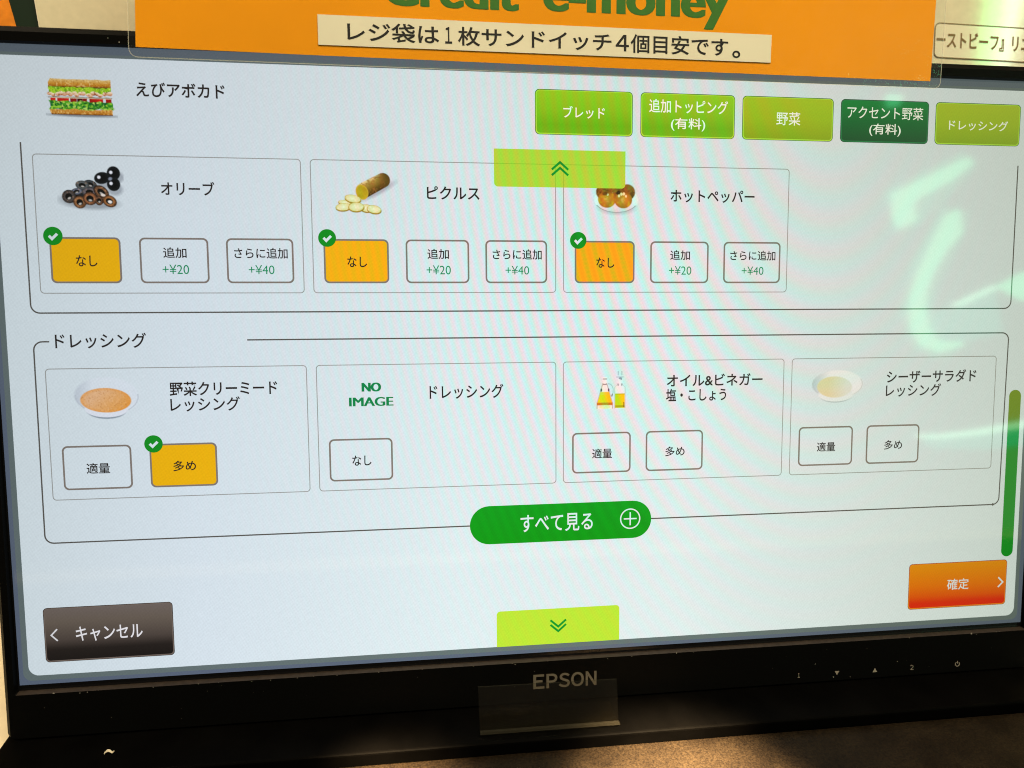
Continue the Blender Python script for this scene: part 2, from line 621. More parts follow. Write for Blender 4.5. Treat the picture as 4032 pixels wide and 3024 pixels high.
# ================================================================ MONITOR
monitor = thing("touch_monitor", "black touchscreen order monitor showing green and yellow sandwich option buttons", "monitor", M_PANEL @ L(OX, OY, OZ), PROT)


def rloop(x0, y0, x1, y1, r, z, n=5):
    pts = []
    for cx, cy, a0 in ((x0 + r, y0 + r, 180), (x1 - r, y0 + r, 270), (x1 - r, y1 - r, 0), (x0 + r, y1 - r, 90)):
        for k in range(n):
            a = math.radians(a0 + 90 * k / (n - 1))
            pts.append(L(cx + r * math.cos(a), cy + r * math.sin(a), z))
    return pts


b = B()
loops = [rloop(-22, -25, 1943, 1150, 10, 62), rloop(-22, -25, 1943, 1170, 10, -3), rloop(-21, -23.5, 1942, 1170, 9, -6),
         rloop(-14, -14, 1934, 1170, 6, -12),
         rloop(-3.5, 0.5, 1924, 1092, 2.5, -12), rloop(-3, 1, 1923, 1090, 2, -4), rloop(-3, 1, 1923, 1090, 2, 6)]
n = len(loops[0])
for A, C in zip(loops[:-1], loops[1:]):
    for i in range(n):
        j = (i + 1) % n
        low = A is loops[4] or A is loops[5]
        low = low and A[i].y < L(0, 1088).y and A[j].y < L(0, 1088).y and abs(A[i].x - A[j].x) > 0.1
        b.raw([A[i], A[j], C[j], C[i]], [(0, 1, 2, 3)], MAT_LIP_LIT if low else MAT_BLACK)  # only the lower lip gets the painted lit tone
b.build("bezel", monitor)
b = B()
b.box(120, 60, 58, 1800, 1040, 150, MAT_BLACK, L)
bevel(b.build("rear_housing", monitor), 0.006)

b = B()
MINV = M_INV


def W(x, y, z):
    return MINV @ Vector((x, y, z))


b.box(-0.2446, -0.0222, 0.0, 0.2446, 0.16, 0.0078, MAT_FOOT, W)
bevel(b.build("foot", monitor), 0.0012, 3)
b = B()
b.box(-0.09, 0.045, 0.0078, 0.09, 0.085, 0.06, MAT_BLACK, W)
b.build("neck", monitor)

b = B()
for ch, x0, x1 in (("Ｅ", 901, 922), ("Ｐ", 926, 947), ("Ｓ", 949.5, 971), ("Ｏ", 973.5, 998), ("Ｎ", 1001.5, 1022.5)):
    b.text(ch, x0, 1117, x1, 1145, -12.25, (1, 1, 1), 0.022, MAT_PRINT)
b.build("brand_lettering", monitor)


def mark(fn):
    k = B()
    fn(k)
    return k.build("control_mark", monitor)


mark(lambda k: k.text("１", 1428.5, 1150, 1433, 1159.5, -12.25, (1, 1, 1), 0.0, MAT_PRINT_DIM))
mark(lambda k: k.poly([(1506, 1151), (1516, 1151), (1511, 1159.5)], -12.25, (1, 1, 1), MAT_PRINT_DIM))
mark(lambda k: k.poly([(1587, 1159), (1597, 1159), (1592, 1150)], -12.25, (1, 1, 1), MAT_PRINT_DIM))
mark(lambda k: k.text("２", 1668.5, 1149.5, 1675.5, 1159.5, -12.25, (1, 1, 1), 0.0, MAT_PRINT_DIM))


def power(k):
    k.stroke([(1772 + 4.6 * math.sin(math.radians(a)), 1154 - 4.6 * math.cos(math.radians(a))) for a in range(40, 330, 15)], 1.5, -12.25, (1, 1, 1), MAT_PRINT_DIM)
    k.stroke([(1772, 1147.5), (1772, 1153)], 1.5, -12.3, (1, 1, 1), MAT_PRINT_DIM)


mark(power)

# dirt left on the bezel: tiny fibres and specks
b = B()


def speck(x, y, z, s):
    a = random.random() * 3.14
    e = 0.5 + random.random() * 1.2
    p = [(x + s * e * math.cos(a + t), y + s * math.sin(a + t)) for t in (0, 1.2, 2.4, 3.6, 4.8)]
    b.poly(p, z, (1, 1, 1), MAT_SPECK)


for _ in range(26):
    speck(random.uniform(0, 1900), random.uniform(1091.5, 1095), -12.2, random.uniform(0.35, 0.9))
for _ in range(30):
    speck(random.uniform(-10, 1900), random.uniform(1098, 1166), -12.2, random.uniform(0.2, 0.5))
for x, y, s in ((222, -3, 1.0), (205, -9, 0.6), (1504, 1163, 1.2), (1640, 1140, 0.8), (60, 1092, 1.2), (300, 1092, 1.0), (1800, 1092, 1.8), (1180, 1092.5, 1.4)):
    speck(x, y, -12.2, s)
tag(b.build("dust", monitor), kind='stuff')

# ---------------------------------------------------------------- the lit picture
Z0 = 0.0
display = B()
display.quad(-3.2, 0.8, 1923.2, 1090.2, 0.6, (0, 0, 0))
display.quad(0, 0, 1920, 1080, 0.3, ui('#566172'))
display.rrect(7, -2, 1911, 1073, 14, 0.1, ui('#5f6c6c'), corners=(0, 0, 1, 1))
display.quad(0, 0.5, 1920, 14, 0.05, ui('#59656f'))
display.rrect(16, 19, 1903, 1064, 17, Z0, (1, 1, 1))
display = display.build("display_panel", monitor)

Z1, Z2, Z3, Z4 = -0.15, -0.30, -0.45, -0.60
DK = ui('#26211f')
WHITE = (1.02, 1.02, 1.02)
CARD = ui('#959794')
FRAME = ui('#54524d')
GREENTXT = ui('#1c8a5c')


def lerp(stops):
    st = [(t, np.array(ui(h))) for t, h in stops]

    def f(t):
        for (a, ca), (c, cc) in zip(st[:-1], st[1:]):
            if t <= c:
                return tuple(ca + (cc - ca) * max(0, (t - a) / (c - a)))
        return tuple(st[-1][1])
    return f


def rr_pts(x0, y0, x1, y1, r, n=7):
    pts = []
    for cx, cy, a0 in ((x0 + r, y0 + r, 180), (x1 - r, y0 + r, 270), (x1 - r, y1 - r, 0), (x0 + r, y1 - r, 90)):
        for k in range(n):
            a = math.radians(a0 + 90 * k / (n - 1))
            pts.append((cx + r * math.cos(a), cy + r * math.sin(a)))
    return pts


def put(b, name, label=None):
    o = b.build(name, display)
    if label:
        o["label"] = label
    return o


# header
b = B()
b.text("えびアボカド", 240, 55, 382, 79, Z1, DK, 0.018)
put(b, "heading_text")

LIME = [(0, '#93c61d'), (0.45, '#86bd18'), (0.8, '#6fb010'), (1, '#74b214')]
OLIVE = [(0, '#a5bd1c'), (0.5, '#9bb814'), (1, '#86a80c')]
ACT = [(0, '#057e34'), (0.5, '#04662b'), (1, '#0c4f25')]
menu = [(910, LIME, [("ブレッド", 961, 73, 1037, 94)]),
        (1103, LIME, [("追加トッピング", 1119, 56, 1268, 80), ("(有料)", 1160, 88, 1225, 111)]),
        (1296, OLIVE, [("野菜", 1362, 72, 1409, 96)]),
        (1489, ACT, [("アクセント野菜", 1502, 57, 1656, 80), ("(有料)", 1547, 88, 1611, 111)]),
        (1681.5, OLIVE, [("ドレッシング", 1710, 77, 1834, 96)])]
for x, grad, lines in menu:
    b = B()
    b.rrect(x, 45, x + 178.5, 123.5, 8, Z1, ui('#3c6a12') if grad is not ACT else ui('#123f24'))
    b.rrect(x + 1.1, 46.2, x + 177.4, 122.6, 7.3, Z2, ui('#a9da3c') if grad is not ACT else ui('#1f7a44'))
    b.rrect(x + 3, 47.6, x + 175.6, 120.6, 6, Z3, lerp(grad))
    for t, x0, y0, x1, y1 in lines:
        b.text(t, x0, y0, x1, y1, Z4, ui('#eef4ea'), 0.005 if '野' in t else 0.009)
    put(b, "menu_button", "dark green active menu button" if grad is ACT else None)

# section outlines
b = B()
pts = [(56.5, 157)] + [(56.5, 422)] + [(70.5 - 14 * math.cos(math.radians(a)), 422 + 14 * math.sin(math.radians(a))) for a in range(15, 91, 15)]
pts += [(1846 + 14 * math.sin(math.radians(a)), 422 + 14 * math.cos(math.radians(a))) for a in range(0, 91, 15)] + [(1860, 160)]
b.stroke(pts, 2.4, Z1, FRAME)
put(b, "section_outline")
b = B()
c4 = lambda cx, cy, r, a0, a1: [(cx + r * math.cos(math.radians(a)), cy + r * math.sin(math.radians(a))) for a in np.linspace(a0, a1, 7)]
pts = [(82, 484)] + c4(71, 498, 14, 270, 180) + c4(70, 816, 14, 180, 90) + [(1842, 830)] + c4(1842, 816, 14, 90, 0) + c4(1845, 498, 14, 0, -90) + [(403, 484)]
b.stroke(pts, 2.4, Z1, FRAME)
put(b, "section_outline")
b = B()
b.text("ドレッシング", 91, 470, 237, 496, Z1, DK, 0.018)
put(b, "heading_text")

# option cards
ROW1 = [(73.5, [("オリーブ", 272, 216, 359, 239)]), (518.5, [("ピクルス", 717, 217, 810, 240)]), (961.5, [("ホットペッパー", 1161, 216, 1323, 239)])]
ROW2 = [(73, [("野菜クリーミード", 271, 555, 451, 580), ("レッシング", 271, 582, 387, 607)]),
        (518.5, [("ドレッシング", 716, 568, 850, 594)]),
        (961, [("オイル&ビネガー", 1158, 556, 1347, 579), ("塩・こしょう", 1157, 583, 1275, 607)]),
        (1406, [("シーザーサラダド", 1602, 555, 1793, 580), ("レッシング", 1601, 582, 1718, 607)])]
for row, y0, y1 in ((ROW1, 175.5, 403), (ROW2, 530, 755)):
    for x, lines in row:
        b = B()
        b.stroke(rr_pts(x, y0, x + 428.5, y1, 6), 1.5, Z1, CARD, closed=True)
        for t, a, c, d, e in lines:
            b.text(t, a, c, d, e, Z1, DK, 0.016)
        put(b, "option_card")


def option(x, y0, y1, lines, sel=None):
    k = B()
    k.rrect(x, y0, x + 112, y1, 9, Z2, ui('#7d746c'))
    k.rrect(x + 3.0, y0 + 3.0, x + 109.0, y1 - 3.0, 6.5, Z3, sel or (1.01, 1.01, 1.01))
    for t, a, c, d, e, col in lines:
        k.text(t, a, c, d, e, Z4, col, 0.0 if '+' in t else 0.012)
    put(k, "option_button", "yellow selected option button" if sel else None)


YEL = [ui('#e8b00a'), ui('#efae0e'), ui('#f2a414')]
for i in range(3):
    dx = 445.3 * i
    option(91.5 + dx, 310, 386.5, [("なし", 131.5 + dx, 340, 165.5 + dx, 358.5, DK)], YEL[i])
    option(233 + dx, 310, 386.5, [("追加", 271 + dx, 326, 309 + dx, 344, DK), ("+¥20", 269 + dx, 355, 312 + dx, 371, GREENTXT)])
    option(374 + dx, 310, 386.5, [("さらに追加", 387 + dx, 326, 476 + dx, 344.5, DK), ("+¥40", 410 + dx, 355.5, 453 + dx, 371, GREENTXT)])
for x, t in ((91.5, "適量"), (233, "多め"), (536.5, "なし"), (977.5, "適量"), (1118.5, "多め"), (1423, "適量"), (1563.5, "多め")):
    w = 34 if t == "なし" else 38
    sel = ui('#e8b008') if abs(x - 233) < 1 else None
    option(x, 662, 738.5, [(t, x + 57 - w / 2, 692.5, x + 57 + w / 2, 711, DK)], sel)

for cx, cy in ((98, 308.5), (543.5, 308.5), (988.5, 309.5), (240.5, 662)):
    k = B()
    k.disc(cx, cy, 15.2, -0.75, ui('#0b8a1e'))
    k.stroke([(cx - 6.2, cy - 0.3), (cx - 1.6, cy + 4.6), (cx + 6.8, cy - 3.6)], 4.4, -0.9, (1.02, 1.02, 1.02))
    put(k, "check_mark")

# scroll tabs, bar, command buttons
b = B()
b.rrect(836, 150, 1075.5, 216, 7, -0.75, ui('#acd23a'), corners=(0, 0, 1, 1))
b.quad(836, 175, 1075.5, 176.3, -0.82, ui('#8fc030'))
for x in (946.5, 961.5):
    b.quad(x - 0.6, 176, x + 0.6, 216, -0.82, ui('#8fc030'))
for dy in (0, 10):
    b.stroke([(940, 184.5 + dy), (955, 171.5 + dy), (970, 184.5 + dy)], 4.0, -0.9, ui('#0d8f2c'))
put(b, "scroll_tab")
b = B()
b.rrect(834, 995.5, 1069.5, 1064.2, 7, Z2, ui('#b3d834'), corners=(1, 1, 0, 0))
for dy in (0, 9):
    b.stroke([(936, 1018 + dy), (951, 1031 + dy), (966, 1018 + dy)], 4.0, Z3, ui('#0d8f2c'))
put(b, "scroll_tab")
b = B()
b.rrect(1867, 598, 1893, 939, 12.5, Z2, lerp([(0, '#74900c'), (0.17, '#6c8c0c'), (0.25, '#1a8c1c'), (1, '#0a8a1a')]))
put(b, "scroll_bar")
b = B()
b.rrect(786, 794, 1130.5, 866, 36, Z2, lerp([(0, '#0a9418'), (1, '#08900f')]))
b.text("すべて見る", 880, 813, 1017, 847, Z3, (1.02, 1.02, 1.02), 0.010)
b.stroke([(1089.5 + 18.6 * math.cos(k * math.pi / 20), 828.5 + 18.6 * math.sin(k * math.pi / 20)) for k in range(40)], 2.4, Z3, WHITE, closed=True)
b.quad(1077, 827.2, 1102, 829.8, Z3, WHITE)
b.quad(1088.2, 816, 1090.8, 841, Z3 - 0.08, WHITE)
put(b, "show_all_button")
b = B()
b.rrect(1666, 945.5, 1882, 1039.5, 7, Z2, ui('#8a3a06'))
b.rrect(1667, 946.5, 1881, 1038.5, 6.5, Z3, ui('#e08420'))
b.rrect(1668.5, 948, 1879.5, 1036.5, 5.5, Z4, lerp([(0, '#d98a06'), (0.5, '#d86f04'), (0.75, '#d45204'), (0.88, '#d02c06'), (1, '#d22808')]))
b.text("確定", 1750, 980, 1798, 1003, -0.75, WHITE, 0.006)
b.stroke([(1863.5, 982), (1874, 992.3), (1863.5, 1002.5)], 3.0, -0.75, WHITE)
put(b, "confirm_button")
b = B()
b.rrect(45, 944, 259, 1041.5, 7, Z2, ui('#332c28'))
b.rrect(46, 945, 258, 1040.5, 6.5, Z3, ui('#6e6259'))
b.rrect(47.5, 946.5, 256.5, 1038.5, 5.5, Z4, lerp([(0, '#6a605a'), (0.25, '#63594f'), (0.6, '#4a413b'), (0.78, '#231e1b'), (1, '#1b1715')]))
b.text("キャンセル", 96.5, 980, 207, 1007, -0.75, ui('#e3e2e4'), 0.010)
b.stroke([(66.5, 982.5), (56.5, 993), (66.5, 1003.5)], 2.6, -0.75, ui('#d8d8da'))
put(b, "cancel_button")


# ---------------------------------------------------------------- food photographs shown on the screen, one cell per pixel
class Pic:
    SS = 3

    def __init__(s, x0, y0, x1, y1, cell=1.0):
        s.x0, s.y0, s.cell = x0, y0, cell
        s.nx, s.ny = int((x1 - x0) / cell), int((y1 - y0) / cell)
        g = cell / s.SS
        xs = x0 + (np.arange(s.nx * s.SS) + 0.5) * g
        ys = y0 + (np.arange(s.ny * s.SS) + 0.5) * g
        s.X, s.Y = np.meshgrid(xs, ys)
        s.rgb = np.ones(s.X.shape + (3,)) * 0.93
        s.a = np.zeros(s.X.shape)

    def noise(s, scale, seed):
        r = np.random.default_rng(seed)
        g = r.random((64, 64))
        u = (s.X - s.x0) / scale
        v = (s.Y - s.y0) / scale
        i, j = np.floor(u).astype(int), np.floor(v).astype(int)
        fu, fv = u - i, v - j
        fu, fv = fu * fu * (3 - 2 * fu), fv * fv * (3 - 2 * fv)
        G = lambda a, c: g[c % 64, a % 64]
        return (G(i, j) * (1 - fu) + G(i + 1, j) * fu) * (1 - fv) + (G(i, j + 1) * (1 - fu) + G(i + 1, j + 1) * fu) * fv

    def over(s, mask, col, al=1.0):
        m = np.clip(mask, 0, 1) * al
        col = np.asarray(col, float)
        if col.ndim == 1:
            col = np.broadcast_to(col, s.rgb.shape)
        na = m + s.a * (1 - m)
        with np.errstate(invalid='ignore', divide='ignore'):
            s.rgb = np.where(na[..., None] > 1e-4, (col * m[..., None] + s.rgb * (s.a * (1 - m))[..., None]) / np.maximum(na, 1e-4)[..., None], s.rgb)
        s.a = na

    def ell(s, cx, cy, rx, ry, ang=0.0, soft=0.08):
        t = math.radians(ang)
        x, y = s.X - cx, s.Y - cy
        u = (x * math.cos(t) + y * math.sin(t)) / rx
        v = (-x * math.sin(t) + y * math.cos(t)) / ry
        d = np.sqrt(u * u + v * v)
        return np.clip((1 - d) / soft + 0.5, 0, 1), u, v, d

    def done(s, name, label, z=Z2):
        k = s.SS
        A = s.a.reshape(s.ny, k, s.nx, k)
        C = (s2l(np.clip(s.rgb, 0, 1)) / BL).reshape(s.ny, k, s.nx, k, 3)
        a = A.mean((1, 3))
        c = (C * A[..., None] + 1.0 * (1 - A[..., None])).mean((1, 3))
        b = B()
        for j in range(s.ny):
            for i in range(s.nx):
                if a[j, i] < 0.02:
                    continue
                x, y = s.x0 + i * s.cell, s.y0 + j * s.cell
                b.quad(x, y, x + s.cell, y + s.cell, z, tuple(c[j, i]))
        put(b, name, label)


def mixc(a, b_, t):
    t = np.clip(t, 0, 1)[..., None]
    return np.asarray(a) * (1 - t) + np.asarray(b_) * t


def band(v, lo, hi, s=0.5):
    return np.clip((v - lo) / s + 0.5, 0, 1) * np.clip((hi - v) / s + 0.5, 0, 1)


# sandwich
p = Pic(98, 48, 210, 117)
X, Y = p.X, p.Y
n1, n2, n3, n4 = p.noise(2.2, 1), p.noise(5, 2), p.noise(1.3, 3), p.noise(9, 4)
p.over(p.ell(155, 112, 54, 2.6, 0.5, 0.9)[0], hx('#5d6670'), 0.75)
xl = 104 + np.clip((60 - Y), 0, 6) * 0.55
body = band(X, xl, 201)
t = (Y - 54) / 13
bread = mixc(hx('#dcc07c'), hx('#c98a26'), t * 1.5)
bread = mixc(bread, hx('#8a4a10'), (t - 0.62) * 2.0)
bread = mixc(bread, hx('#f4dca0'), (n1 - 0.55) * 1.6)
bread = mixc(bread, hx('#7a3c08'), (0.32 - n3) * 1.5)
p.over(body * band(Y, 54 + (n2 - 0.5) * 1.2 + (X - 104) * 0.004, 68), bread)
p.over(body * band(Y, 66.2, 68.5), hx('#4a2a0c'), 0.8)
lt = mixc(hx('#9fd021'), hx('#5d9a12'), (n1 - 0.4) * 2)
lt = mixc(lt, hx('#d8ee80'), (n3 - 0.68) * 3)
p.over(band(X, 103 + n1 * 2, 202 - n2 * 2) * band(Y, 66 + n2 * 2.4, 77 + n1 * 2), lt)
for k in range(19):
    cx = 107 + k * 5.2 + RNG.uniform(-1.4, 1.4)
    cy = 78.5 + RNG.uniform(-2.4, 1.6)
    m_, u, v, d = p.ell(cx, cy, RNG.uniform(3.2, 5), RNG.uniform(2.6, 4), 0, 0.25)
    c = mixc(hx('#f2ddbf'), hx('#c0764a'), v * 0.7 + 0.35)
    c = mixc(c, hx('#8a3c1c'), (n1 - 0.62) * 2.5)
    p.over(m_, c)
p.over(band(X, 103, 202) * band(Y, 82 + n2, 84.5), hx('#4b3418'), 0.75)
p.over(band(X, 101.5, 203.5) * band(Y, 81.5 + n2 * 2, 83.5), hx('#a9a070'), 0.5)
p.over(band(X, 105.5, 201) * band(Y, 83.4 + n4 * 0.8, 85.4), hx('#e2d4b4'))
tom = mixc(hx('#cf1d12'), hx('#8e130c'), (n2 - 0.3) * 1.5)
for a0, a1, dk in ((106.5, 114.5, 0), (117, 135, 0), (137, 147, .3), (147.5, 156, .9), (156, 163, .4), (166.5, 188, 0), (192, 201, 0)):
    p.over(band(X, a0, a1) * band(Y, 84.8, 91.5), mixc(tom, np.broadcast_to(hx('#3a0d0a'), tom.shape), np.full(X.shape, dk)))
l2 = mixc(hx('#3f9a1e'), hx('#0d6b26'), (n2 - 0.42) * 4)
l2 = mixc(l2, hx('#b9d96a'), (n1 - 0.56) * 4)
l2 = mixc(l2, hx('#9ad23a'), (p.noise(3.4, 9) - 0.6) * 4)
l2 = mixc(l2, hx('#0b4a1c'), (0.3 - p.noise(2.6, 12)) * 5)
p.over(band(X, 103 + n2 * 4, 205 - n2 * 4) * band(Y, 88 + n2 * 3.2, 102 + n1 * 3 - n4 * 2), l2)
bb = mixc(hx('#d9a24a'), hx('#b9741c'), (Y - 101) / 9)
bb = mixc(bb, hx('#f0c87a'), (n1 - 0.5) * 2)
bb = mixc(bb, hx('#7a4410'), (0.33 - n3) * 2)
bb = mixc(bb, hx('#4a2508'), (Y - 109) * 0.4)
xl2 = 105 + np.clip(Y - 106, 0, 6) * 0.45
p.over(band(X, xl2, 202) * band(Y, 101.5 + n2 * 2.4 - n4 * 1.2, 111.4), bb)
p.over(band(X, 103 + n2 * 4, 205) * band(Y, 99 + n2 * 1, 102 + n1 * 3 - n4 * 2), l2, 0.8)
p.done("dish_picture", "sandwich with lettuce, tomato and shrimp")

# placeholder picture
b = B()
for q in range(4):
    b.text("NO", 596 + q * 0.8, 562, 628 + q * 0.8, 578, Z2 - 0.06 * q, ui('#0b7f45'), 0.008)
    b.text("IMAGE", 573.5 + q * 0.7, 588, 649.5 + q * 0.7, 604, Z2 - 0.06 * q, ui('#0b7f45'), 0.0)
put(b, "dish_picture", "green NO IMAGE placeholder")

# olives
p = Pic(108, 186, 214, 266)
n1, n2 = p.noise(2.0, 21), p.noise(5, 22)
for cx, cy, r in ((179.5, 218, 9), (198, 228, 10), (202, 208, 9)):
    p.over(p.ell(cx + 1.5, cy + 3, r + 2, r, 0, 0.5)[0], hx('#6b7280'), 0.55)
p.over(p.ell(157, 252, 45, 12, 4, 0.5)[0], hx('#4d5560'), 0.55)
for cx, cy, rx, ry, an in ((179.5, 212.5, 12.5, 9.8, -12), (198, 204.5, 10.6, 11.6, 0), (197.5, 222.5, 10.6, 11.2, 0)):
    m_, u, v, d = p.ell(cx, cy, rx, ry, an)
    p.over(m_, mixc(hx('#060c0e'), hx('#1d262a'), d - 0.45))
    p.over(p.ell(cx - rx * .38, cy - ry * .12, 2.7, 2.8, 0, .5)[0], hx('#e6eaf2'))
p.over(p.ell(192.5, 213.6, 3.2, 2.6, -30, .6)[0], hx('#9fa8bc'), .8)
p.over(p.ell(150, 244, 30, 12, 0, .2)[0], hx('#0d0f10'))
p.over(p.ell(160, 236, 24, 10, 0, .2)[0], hx('#1d2225'))
rings = [(160.5, 223.5, 11, 7.5, 15, '#3a4246', '#20282b'), (148.3, 224.8, 11, 7.6, 8, '#565d5e', '#343b3c'), (139, 235, 9.5, 5.5, -10, '#6d7486', '#33383f'),
         (126.5, 243.5, 11, 11, -30, '#4c4643', '#23221f'), (159, 235.5, 12, 7.5, 0, '#6b6468', '#363a3e'), (177.5, 235.5, 13.5, 9.5, 38, '#7d5638', '#1c1510'),
         (173.5, 249.5, 6.8, 8, 0, '#6f4d36', '#221813'), (143, 252.5, 10.2, 10.5, -25, '#98683f', '#3b2616'), (159.3, 246.5, 11.5, 10.8, 10, '#96603c', '#33231a'),
         (189.7, 250.3, 12, 9.5, 30, '#9c6638', '#2e1c10')]
for cx, cy, rx, ry, an, c1, c2 in rings:
    m_, u, v, d = p.ell(cx, cy, rx, ry, an)
    c = mixc(hx(c1), hx(c2), np.clip((d - 0.66) * 3.2, 0, 1))
    c = mixc(c, hx('#d9a27a'), (n1 - 0.66) * 1.6)
    c = mixc(c, hx(c2), (n2 - 0.6) * 1.5)
    p.over(m_, c)
    m_, u, v, d = p.ell(cx - .3, cy + .2, rx * .5, ry * .5, an, .15)
    p.over(m_, mixc(hx('#0a0d0c'), hx('#2a2c28'), v))
    p.over(p.ell(cx + .3, cy + ry * .26, rx * .25, ry * .16, an, .6)[0], hx('#d9d4cc'), .85)
p.over(p.ell(190.5, 251.2, 3.6, 2.2, 15, .5)[0], hx('#efeae4'))
p.over(p.ell(180, 240.5, 3.8, 2.2, 10, .5)[0], hx('#e6dcd2'))
p.done("dish_picture", "sliced and whole black olives")

# pickles
p = Pic(556, 188, 668, 268)
n1, n2 = p.noise(2.2, 31), p.noise(6, 32)
ax, ay, bx, by = 607.5, 226.5, 641, 208.5
dx_, dy_ = bx - ax, by - ay
LL = math.hypot(dx_, dy_)
tt = ((p.X - ax) * dx_ + (p.Y - ay) * dy_) / LL
qq = (-(p.X - ax) * dy_ + (p.Y - ay) * dx_) / LL
m_, u, v, d = p.ell(633, 227, 32, 6, -28, .8)
p.over(m_, hx('#8e8a9a'), .6)
tc_ = np.clip(tt, 0, LL)
dd = np.sqrt((tt - tc_) ** 2 + qq ** 2)
rad = 13.4 - 0.02 * tc_
mk = np.clip((rad - dd) / 1.0 + .5, 0, 1)
c = mixc(hx('#c9a94e'), hx('#7a5a1c'), (qq + 12) / 16)
c = mixc(c, hx('#4a3210'), (qq - 3) / 9)
c = mixc(c, hx('#e0cfa0'), (-qq - 7) / 6)
c = mixc(c, hx('#9a6a30'), (n1 - 0.5) * 1.8)
c = mixc(c, hx('#5c4416'), (tt - 26) / 22)
p.over(mk, c)
m_, u, v, d = p.ell(605, 229.5, 10.5, 13.2, -18, .1)
c = mixc(hx('#b9a41a'), hx('#a28414'), (n2 - .3))
c = mixc(c, hx('#d8b040'), (d - .75) * 3)
p.over(m_, c)
sl = [(584, 246, 11, 4, 6), (578, 250, 11.5, 4.2, 4), (575, 247, 11, 4, 4), (589, 240.5, 14, 6.6, 10), (572.5, 254.8, 13.2, 6.4, -6), (612, 256.5, 11, 6.5, 6), (594.5, 254.6, 13.4, 7.8, -2), (625, 258.3, 12.4, 6.9, 10)]
for cx, cy, rx, ry, an in sl:
    p.over(p.ell(cx + .3, cy + 1.6, rx + .3, ry + .4, an, .1)[0], hx('#9a7d1e'))
    m_, u, v, d = p.ell(cx, cy, rx, ry, an, .1)
    c = mixc(hx('#e9ecc0'), hx('#d6d38a'), d * 1.0 - .1)
    c = mixc(c, hx('#b99c30'), (d - .86) * 7)
    c = mixc(c, hx('#f4f4d8'), (n1 - .6) * 1.5)
    p.over(m_, c)
p.done("dish_picture", "pickled cucumber with slices")

# peppers on a plate, top hidden behind the scroll tab
p = Pic(1012, 206, 1106, 272)
n1, n2 = p.noise(2.4, 41), p.noise(5, 42)
p.over(p.ell(1060, 250, 33, 12.5, 0, .45)[0], hx('#8f9a9c'), .5)
m_, u, v, d = p.ell(1059, 236, 41, 22.8, 0, .05)
p.over(m_, mixc(hx('#eef0f0'), hx('#dcdfdf'), (v - .6) * 2), .6)
p.over(band(d, .965, 1.01, .03) * (p.Y > 246), hx('#7d8486'), .8)
for cx, cy, rx, ry, an in ((1056, 216, 12, 8, 0), (1036, 223, 15, 13.5, 15), (1079, 222.5, 15, 14.5, -15), (1058, 230, 8, 10, 0)):
    m_, u, v, d = p.ell(cx, cy, rx, ry, an, .12)
    c = mixc(hx('#8f5a1e'), hx('#5a3a12'), v * .5 + (n1 - .5) * 1.4 + .2)
    c = mixc(c, hx('#7d7a1e'), (n2 - .5) * 1.8)
    p.over(m_, c)
for cx, cy, rx, ry in ((1041.5, 235.5, 16.5, 15), (1072, 236, 16.5, 15.2)):
    m_, u, v, d = p.ell(cx, cy, rx, ry, 0, .1)
    c = mixc(hx('#cf8f2c'), hx('#9a6216'), d * .9 - .05)
    c = mixc(c, hx('#b8a01c'), (n2 - .45) * 2)
    c = mixc(c, hx('#e6a858'), (.36 - d) * 2 + (n1 - .5))
    c = mixc(c, hx('#7a4c14'), (-v - .55) * 2)
    p.over(m_, c)
for cx, cy, r in ((1064, 229, 2.2), (1068.5, 226, 2.3), (1073, 225.5, 2.4), (1077, 229.5, 2.0), (1043, 227, 1.8)):
    p.over(p.ell(cx, cy, r, r * 1.2, 0, .4)[0], hx('#ead9a0'))
p.over(p.ell(1062.5, 223.5, 4, 3, -30, .4)[0], hx('#2c1c0c'), .85)
p.over(p.ell(1038, 225.5, 5, 3, -10, .5)[0], hx('#5a3010'), .7)
p.done("dish_picture", "hot peppers on a white plate")

# creamy dressing bowl
p = Pic(110, 542, 228, 626)
n1, n2 = p.noise(2.6, 51), p.noise(1.4, 52)
m_, u, v, d = p.ell(168.5, 577, 51.5, 32, 3, .1)
p.over(m_, mixc(hx('#d9e1ea'), hx('#a9b2c0'), (-u - .45) * 1.8), .55)
p.over(band(d, .965, 1.0, .03) * (p.Y > 575), hx('#aab2bd'), .6)
p.over(p.ell(167, 602, 32, 14.5, 1, .12)[0] * (p.Y > 590), hx('#6b7a88'), .9)
p.over(p.ell(167, 599.6, 35, 14.6, 1, .08)[0] * (p.Y > 588), hx('#dbe1ea'))
m_, u, v, d = p.ell(166.6, 584.6, 41, 21, 2, .05)
c = mixc(hx('#dfb183'), hx('#dd9a46'), u * .6 + .3 + v * .35)
c = mixc(c, hx('#e2923a'), (d - .75) * 2.2)
c = mixc(c, hx('#b87a44'), (n2 - .68) * 2)
c = mixc(c, hx('#f0c49a'), (n1 - .6) * .9)
p.over(m_, c)
p.done("dish_picture", "white bowl of orange creamy dressing")

